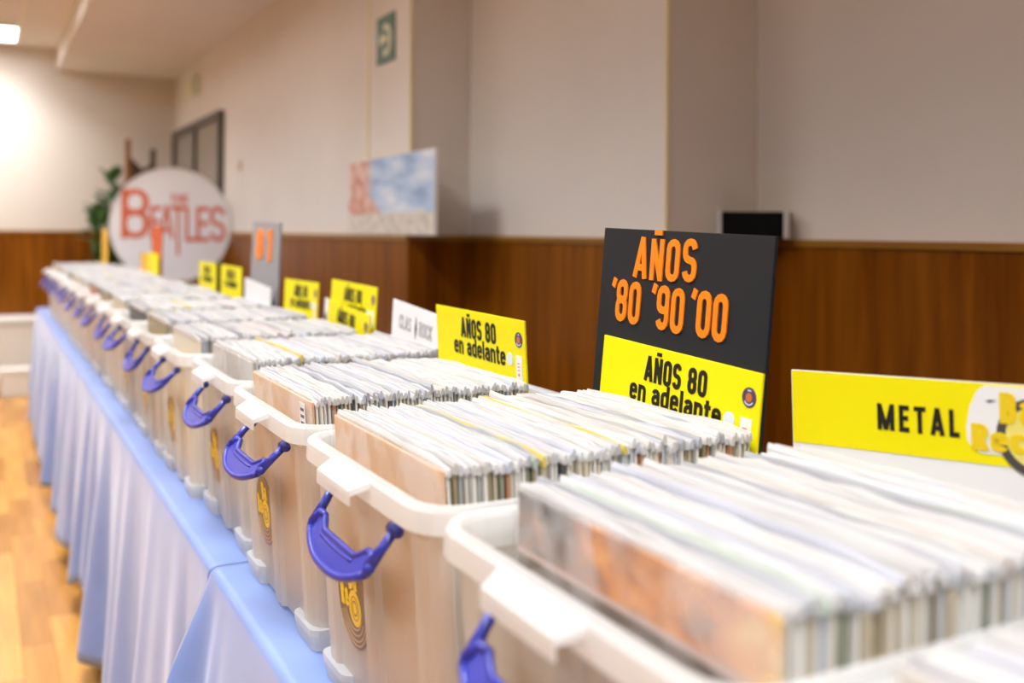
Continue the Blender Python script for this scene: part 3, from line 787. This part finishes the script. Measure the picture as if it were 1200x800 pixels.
# ------------------------------------------------------------------ cards and boards in the crates
def card_mesh(w_, h_, mats, th=0.003): return MB().bbox((-w_/2, 0, -th/2), (w_/2, h_, th/2), 0.0008).mesh('card', mats)
def yellow_card(name, x, y, top, label, lean=0, tilt=0, yaw=0, w_=0.312, full=True, text=True, white_low=0.0, group='yellow genre cards in the crates'):
    h_ = top - 0.012
    o = link(name, card_mesh(w_, h_, 'yellow_card'), None, upright(x, y, CZ + 0.011, lean, tilt, yaw)); tag(o, label, 'card', group)
    z = 0.0016
    if white_low: MB().box((-w_/2 + 0.002, 0.01, z), (w_/2 - 0.002, h_ - white_low, z + 0.0006)).build('white_panel', 'white_card', o)
    if text:
        block(o, 'lettering', 'AÑOS 80', 0.0315, 0.004, h_ - 0.0440, z, 'black_ink', 0.18, 1.02)
        block(o, 'lettering', 'en adelante', 0.0290, 0.004, h_ - 0.0725, z, 'black_ink', 0.17, 1.10)
        if full:
            bx_, by_ = 0.138, h_ - 0.029
            b_ = MB().disc(bx_, by_, z, z + 0.0006, 0.0112).build('badge', 'badge_violet', o)
            MB().disc(bx_, by_, z + 0.0006, z + 0.001, 0.0050).build('badge_centre', 'badge_orange', b_)
            MB().ring(bx_, by_, z + 0.0006, z + 0.0009, 0.0072, 0.0086, R(215), R(325), 12).ring(bx_, by_, z + 0.0006, z + 0.0009, 0.0072, 0.0086, R(70), R(110), 8).build('badge_print', 'clear_dot', b_)
            MB().disc(0.108, h_ - 0.060, z, z + 0.0006, 0.0095).build('round_sticker', 'clear_dot', o)
            s_ = MB().bbox((0.127, h_ - 0.088, z), (0.145, h_ - 0.052, z + 0.0006), 0.0002).build('price_sticker', 'white_card', o)
            for q_ in range(3): MB().box((0.132, h_ - 0.064 - 0.005*q_, z + 0.0006), (0.139, h_ - 0.0628 - 0.005*q_, z + 0.0009)).build('print_line', 'red_ink', s_)
            MB().disc(0.1355, h_ - 0.080, z + 0.0006, z + 0.0009, 0.0022, seg=10).build('print_dot', 'badge_orange', s_)
    return o
# METAL card
o = link('divider_card', card_mesh(0.34, 0.385, 'white_card'), None, upright(0.830, 0.630, CZ + 0.0075, 0, 2.0, 20)); tag(o, 'yellow and white card lettered METAL with a round logo', 'card', 'yellow genre cards in the crates')
z = 0.0016; tp = 0.3845
MB().box((-0.169, tp - 0.076, z), (0.169, tp, z + 0.0005)).build('yellow_band', 'yellow_card', o)
block(o, 'lettering', 'METAL', 0.0262, -0.0375, tp - 0.0535, z + 0.0005, 'black_ink', 0.18, 0.90, 0.20)
lg = MB().prism([(0.014, tp - 0.062), (0.009, tp - 0.055), (0.0084, tp - 0.042), (0.012, tp - 0.022), (0.019, tp - 0.007), (0.026, tp - 0.002), (0.120, tp - 0.002), (0.120, tp - 0.066), (0.022, tp - 0.066)], z + 0.0005, z + 0.001).build('logo_patch', 'white_card', o)
MB().ring(0.072, tp - 0.047, z + 0.001, z + 0.0014, 0.029, 0.037).build('logo_ring', 'logo_ring', lg)
MB().disc(0.072, tp - 0.047, z + 0.001, z + 0.0014, 0.029).build('logo_disc', 'logo_pale', lg)
MB().prism([(0.026, tp - 0.0165), (0.030, tp - 0.0150), (0.036, tp - 0.0155), (0.030, tp - 0.0178)], z + 0.001, z + 0.0014).build('logo_mark', 'badge_violet', lg)
block(lg, 'lettering', 'Ba', 0.029, 0.054, tp - 0.036, z + 0.0014, 'logo_yellow', 0.24, 1.0, 0.06, 0.0004)
block(lg, 'lettering', 'Reco', 0.025, 0.046, tp - 0.063, z + 0.0014, 'logo_yellow', 0.24, 1.25, 0.04, 0.0004)
# black board with raised orange letters
o = link('black_board', card_mesh(0.336, 0.524, 'black_board', 0.005), None, upright(0.7255, 1.000, CZ + 0.011, -3.8, -1.6, 0)); tag(o, "black board with raised orange letters AÑOS '80 '90 '00", 'sign')
z = 0.0026
def ltr(ch, x, y, size, rot=0, cond=1.0): block(o, 'letter', ch, size, x, y, z, 'orange_letter', 0.16, cond, depth=0.0018, rot=rot)
for ch, x, dy, rt in (('A', -0.076, 0.001, -0.05), ('Ñ', -0.041, 0.0, 0.0), ('O', -0.008, 0.001, 0.0), ('S', 0.026, 0.003, 0.03)):
    ltr(ch, x, 0.460 + dy, 0.053, rt)
for grp, x0, dy in (("'80", -0.131, 0.0), ("'90", -0.040, -0.001), ("'00", 0.040, -0.001)):
    ltr("'", x0, 0.4005 + dy, 0.056, 0, 0.9); ltr(grp[1], x0 + 0.019, 0.4005 + dy, 0.056, 0, 0.9); ltr(grp[2], x0 + 0.0485, 0.3995 + dy, 0.056, 0, 0.9)
yellow_card('genre_card', 0.7205, 0.992, 0.389, 'yellow AÑOS 80 card standing against the black board', lean=-3.8, tilt=-2.4)
yellow_card('genre_card', 0.706, 1.402, 0.408, 'single yellow AÑOS 80 card leaning forward beside the black board', lean=3.5, tilt=-0.5)
# white card
o = link('divider_card', card_mesh(0.255, 0.375, 'white_card'), None, upright(0.731, 1.805, CZ + 0.011, -1.5, -4, 0)); tag(o, 'white card with faint grey lettering and a small dark mark', 'card')
block(o, 'lettering', 'CLAS', 0.028, -0.055, 0.322, 0.0016, 'grey_ink', 0.15, 1.0)
block(o, 'lettering', 'ROCK', 0.028, 0.048, 0.322, 0.0016, 'grey_ink', 0.15, 1.0)
MB().prism([(0, 0.312), (0.005, 0.333), (0, 0.358), (-0.005, 0.333)], 0.0016, 0.0022).build('dark_mark', 'black_ink', o)
o = yellow_card('genre_card', 0.7135, 2.180, 0.364, 'yellow AÑOS 80 card standing in front of another yellow card', lean=-2.0, tilt=-3.5)
st = MB().box((-0.155, 0.285, 0.0016), (-0.128, 0.352, 0.0021)).build('white_sticker', 'white_card', o)
MB().disc(-0.1415, 0.305, 0.0021, 0.0024, 0.008, 0.014).build('dark_print', 'stand_dark', st)
yellow_card('genre_card', 0.729, 2.180, 0.414, 'yellow card rising behind another yellow card', lean=-2.6, tilt=-0.8)
yellow_card('genre_card', 0.730, 2.592, 0.400, 'yellow card in the crate next to the grey board', lean=-2.5, tilt=0.5)
o = link('grey_board', card_mesh(0.330, 0.545, 'grey_board', 0.005), None, upright(0.732, 2.988, CZ + 0.011, -2, -1.0, 0)); tag(o, 'tall grey board with two orange digits', 'sign')
for ch, x in (('8', -0.060), ('1', 0.055)): block(o, 'letter', ch, 0.095, x, 0.430, 0.0026, 'orange_letter', 0.22, 1.7, depth=0.003)
o = link('divider_card', card_mesh(0.315, 0.365, 'white_card'), None, upright(0.722, 2.988, CZ + 0.011, 0, -3, 0)); tag(o, 'plain white card in front of the grey board', 'card')
yellow_card('genre_card', 0.734, 3.384, 0.412, 'yellow card between the grey board and the round sign', full=False, group='pair of yellow cards in neighbouring far crates')
yellow_card('genre_card', 0.734, 3.780, 0.412, 'yellow card between the grey board and the round sign', full=False, group='pair of yellow cards in neighbouring far crates')
yellow_card('genre_card', 0.715, CY[11], 0.42, 'yellow card in front of the orange-red board', full=False, text=False)
o = link('red_board', card_mesh(0.30, 0.535, 'red_board', 0.005), None, upright(0.730, CY[11], CZ + 0.011)); tag(o, 'tall orange-red board rising in front of the round sign', 'sign')
o = link('divider_card', card_mesh(0.30, 0.40, 'amber_card'), None, upright(0.729, CY[12], CZ + 0.011)); tag(o, 'amber card beside the orange-red board', 'card')
o = link('amber_board', card_mesh(0.30, 0.520, 'amber_card', 0.005), None, upright(0.660, CY[15] + 0.01, CZ + 0.011)); tag(o, 'tall amber board in the crate at the row end', 'sign')

# ------------------------------------------------------------------ round sign at the row end
DR = 0.385
o = thing('round_sign', T(1.100, 6.86, CZ + 0.006) @ Matrix.Rotation(R(-6), 4, 'Z') @ Matrix.Rotation(R(85), 4, 'X'), 'large round white sign with orange-red band lettering at the row end', 'sign')
dz0 = 0.1715 + DR     # disc centre above the table (local y is up, z faces the camera side)
bd_ = MB().disc(0, dz0, -0.018, 0.0, DR, seg=64).build('board', 'sign_white', o)
MB().ring(0, dz0, -0.020, 0.004, DR - 0.004, DR + 0.004, seg=64).build('edge_band', 'grey_plastic', bd_)
st = MB(); st.bbox((-0.22, 0.0, -0.10), (0.22, 0.025, 0.06)); st.bbox((-0.20, 0.025, -0.045), (-0.16, 0.30, -0.020)); st.bbox((0.16, 0.025, -0.045), (0.20, 0.30, -0.020)); st.bbox((-0.20, 0.165, -0.02), (0.20, 0.185, 0.012))
st.build('stand', 'stand_wood', o)
block(o, 'lettering', 'THE', 0.060, 0.05, dz0 + 0.145, 0.0, 'red_ink', 0.17, 1.2, depth=0.0015)
def big(ch, x, y, hgt, cond, t=0.13): block(o, 'letter', ch, hgt, x, dz0 + y, 0, 'red_ink', t, cond, depth=0.0015)
big('B', -0.225, -0.090, 0.330, 1.05, 0.11); big('E', -0.098, -0.090, 0.215, 0.78, 0.13); big('A', -0.030, -0.090, 0.220, 0.74, 0.12)
big('T', 0.042, -0.200, 0.330, 0.58, 0.09); big('L', 0.124, -0.110, 0.235, 0.75, 0.12); big('E', 0.200, -0.110, 0.235, 0.85, 0.12); big('S', 0.296, -0.110, 0.240, 0.85, 0.12)

# ------------------------------------------------------------------ things on and by the wall
o = thing('exit_sign', T(XA, 3.965, 2.085) @ FACE, 'green square exit sign with a pale arrow figure', 'exit sign')
MB().bbox((-0.105, -0.10, 0.0), (0.105, 0.10, 0.006), 0.001).build('plate', 'exit_green', o)
MB().ring(0.005, -0.005, 0.006, 0.0075, 0.042, 0.068, R(-115), R(115), 20).build('pictogram', 'exit_pale', o)
MB().prism([(-0.075, 0.0), (-0.035, 0.034), (-0.035, 0.013), (0.030, 0.013), (0.030, -0.013), (-0.035, -0.013), (-0.035, -0.034)], 0.006, 0.008).build('arrow', 'exit_pale', o)

o = thing('landscape_picture', upright(XA - 0.022, 3.880, ZW + 0.0005, -0.6, 0), 'unframed picture of red rocks under a cloudy blue sky on the ledge', 'picture')
MB().bbox((-0.490, 0, -0.010), (0.490, 0.325, 0.0045), 0.002).build('canvas', 'white_card', o)
MB().box((-0.488, 0.002, 0.0045), (0.488, 0.323, 0.0052)).build('print', 'landscape_print', o)

o = thing('wall_switch', T(XA, 6.66, 1.70) @ FACE, 'small cream wall switch beside the double door', 'switch')
MB().bbox((-0.04, -0.04, 0), (0.04, 0.04, 0.010), 0.003).build('plate', 'switch_cream', o)
MB().bbox((-0.02, -0.025, 0.010), (0.02, 0.025, 0.016), 0.002).build('rocker', 'switch_cream', o)

o = thing('emergency_light', T(XA, 8.22, 2.415) @ FACE, 'pale emergency light box above the double door', 'light')
MB().bbox((-0.15, -0.075, 0), (0.15, 0.075, 0.05), 0.008).build('housing', 'lamp_green_white', o)
MB().bbox((-0.135, -0.06, 0.05), (0.135, 0.06, 0.062), 0.004).build('lens', 'exit_pale', o)

o = thing('wall_device', T(2.010, 2.262, ZW) @ Matrix.Rotation(R(-48), 4, 'Z'), 'small black box with pale end caps on the ledge corner', 'device')
bx = MB().bbox((-0.088, -0.035, 0.0008), (0.088, 0.035, 0.080), 0.006).build('body', 'black_soft', o)
for s_ in (-1, 1):
    MB().bbox((min(s_*0.0885, s_*0.102), -0.037, 0.0008), (max(s_*0.0885, s_*0.102), 0.037, 0.084), 0.003).build('end_cap', 'grey_plastic', o)

# potted plant
o = thing('potted_plant', T(0.985, 8.80, 0), 'tall green potted plant against the end wall behind the round sign', 'plant')
rg = []
for rr_, zz in ((0.13, 0.0), (0.17, 0.30), (0.185, 0.31), (0.185, 0.34), (0.165, 0.34), (0.155, 0.30)): rg.append([(rr_*math.cos(k*math.pi/12), rr_*math.sin(k*math.pi/12), zz) for k in range(24)])
MB().loft(rg, 0, True, True, True, True).build('pot', 'pot_clay', o)
rnd = random.Random(5)
def leaf_mesh(L_, W_, bend):
    rows = []
    for k in range(7):
        t_ = k/6; ww = W_*math.sin(math.pi*min(1, 0.08 + t_*0.92))**0.8
        rows.append([(-ww, L_*t_, -bend*t_*t_ + 0.01), (0, L_*t_, -bend*t_*t_), (ww, L_*t_, -bend*t_*t_ + 0.01), (0, L_*t_, -bend*t_*t_ - 0.0012)])
    return MB().loft(rows, 0, True, True, True, True).mesh('leaf', 'leaf_green')
LV = [leaf_mesh(0.20, 0.050, 0.07), leaf_mesh(0.17, 0.055, 0.05)]
for s_ in range(7):
    bx_, by_ = rnd.uniform(-0.05, 0.05), rnd.uniform(-0.05, 0.05); tx, ty = bx_ + rnd.uniform(-0.17, 0.04), by_ + rnd.uniform(-0.12, 0.08); top = rnd.uniform(1.35, 1.70)
    MB().tube([(bx_, by_, 0.28), ((bx_+tx)/2 + 0.02, (by_+ty)/2, top*0.6), (tx, ty, top)], [0.012, 0.009, 0.005]).build('stem', 'stem_brown', o)
    for k in range(16):
        f_ = 0.50 + 0.50*k/15; zz = 0.28 + (top - 0.28)*f_
        px_, py_ = bx_ + (tx - bx_)*f_, by_ + (ty - by_)*f_
        link('leaf', LV[k % 2], o, T(px_, py_, zz) @ Matrix.Rotation(k*2.4 + s_, 4, 'Z') @ Matrix.Rotation(R(rnd.uniform(10, 65)), 4, 'X'))
# wooden stand behind the round sign
o = thing('wooden_stand', T(1.09, 8.20, 0), 'brown wooden stand with dark forked top behind the round sign', 'stand')
MB().bbox((-0.125, -0.02, 0.0), (-0.085, 0.02, 1.97), 0.004).build('post', 'stand_wood', o)
MB().bbox((-0.16, -0.16, 0.0), (0.20, 0.16, 0.04), 0.004).build('base', 'stand_wood', o)
MB().bbox((0.06, -0.02, 0.04), (0.10, 0.02, 1.90), 0.004).build('post', 'stand_dark', o)
MB().prism([(-0.085, 1.55), (0.06, 1.62), (0.06, 1.78), (0.0, 1.74), (-0.085, 1.83)], -0.02, 0.02).build('brace', 'stand_dark', o, Matrix(((1,0,0,0),(0,0,-1,0),(0,1,0,0),(0,0,0,1))))
# white low cabinet and box beyond the table end
o = thing('low_cabinet', T(-0.20, 9.02, 0), 'low white cabinet against the wood panelled end wall', 'cabinet')
MB().bbox((-0.60, -0.20, 0.06), (0.60, 0.22, 0.515), 0.004).build('body', 'white_lacquer', o)
MB().bbox((-0.62, -0.225, 0.516), (0.62, 0.225, 0.555), 0.006).build('top', 'white_lacquer', o)
MB().box((-0.57, -0.17, 0.0), (0.57, 0.20, 0.06)).build('plinth', 'white_lacquer', o)
for k in range(3):
    dr = MB().bbox((-0.595 + k*0.3975, -0.218, 0.075), (-0.205 + k*0.3975, -0.2005, 0.505), 0.003).build('door', 'white_lacquer', o)
    MB().tube([(-0.23 + k*0.3975, -0.219, 0.40), (-0.23 + k*0.3975, -0.235, 0.40), (-0.23 + k*0.3975, -0.235, 0.30), (-0.23 + k*0.3975, -0.219, 0.30)], 0.005).build('handle', 'grey_plastic', dr)
o = thing('white_box', T(0.235, 8.50, 0), 'small white box on the floor before the low cabinet', 'box')
MB().bbox((-0.11, -0.09, 0), (0.11, 0.09, 0.17), 0.006).build('box_body', 'white_lacquer', o)
MB().bbox((-0.117, -0.097, 0.1705), (0.117, 0.097, 0.205), 0.006).build('lid', 'white_lacquer', o)
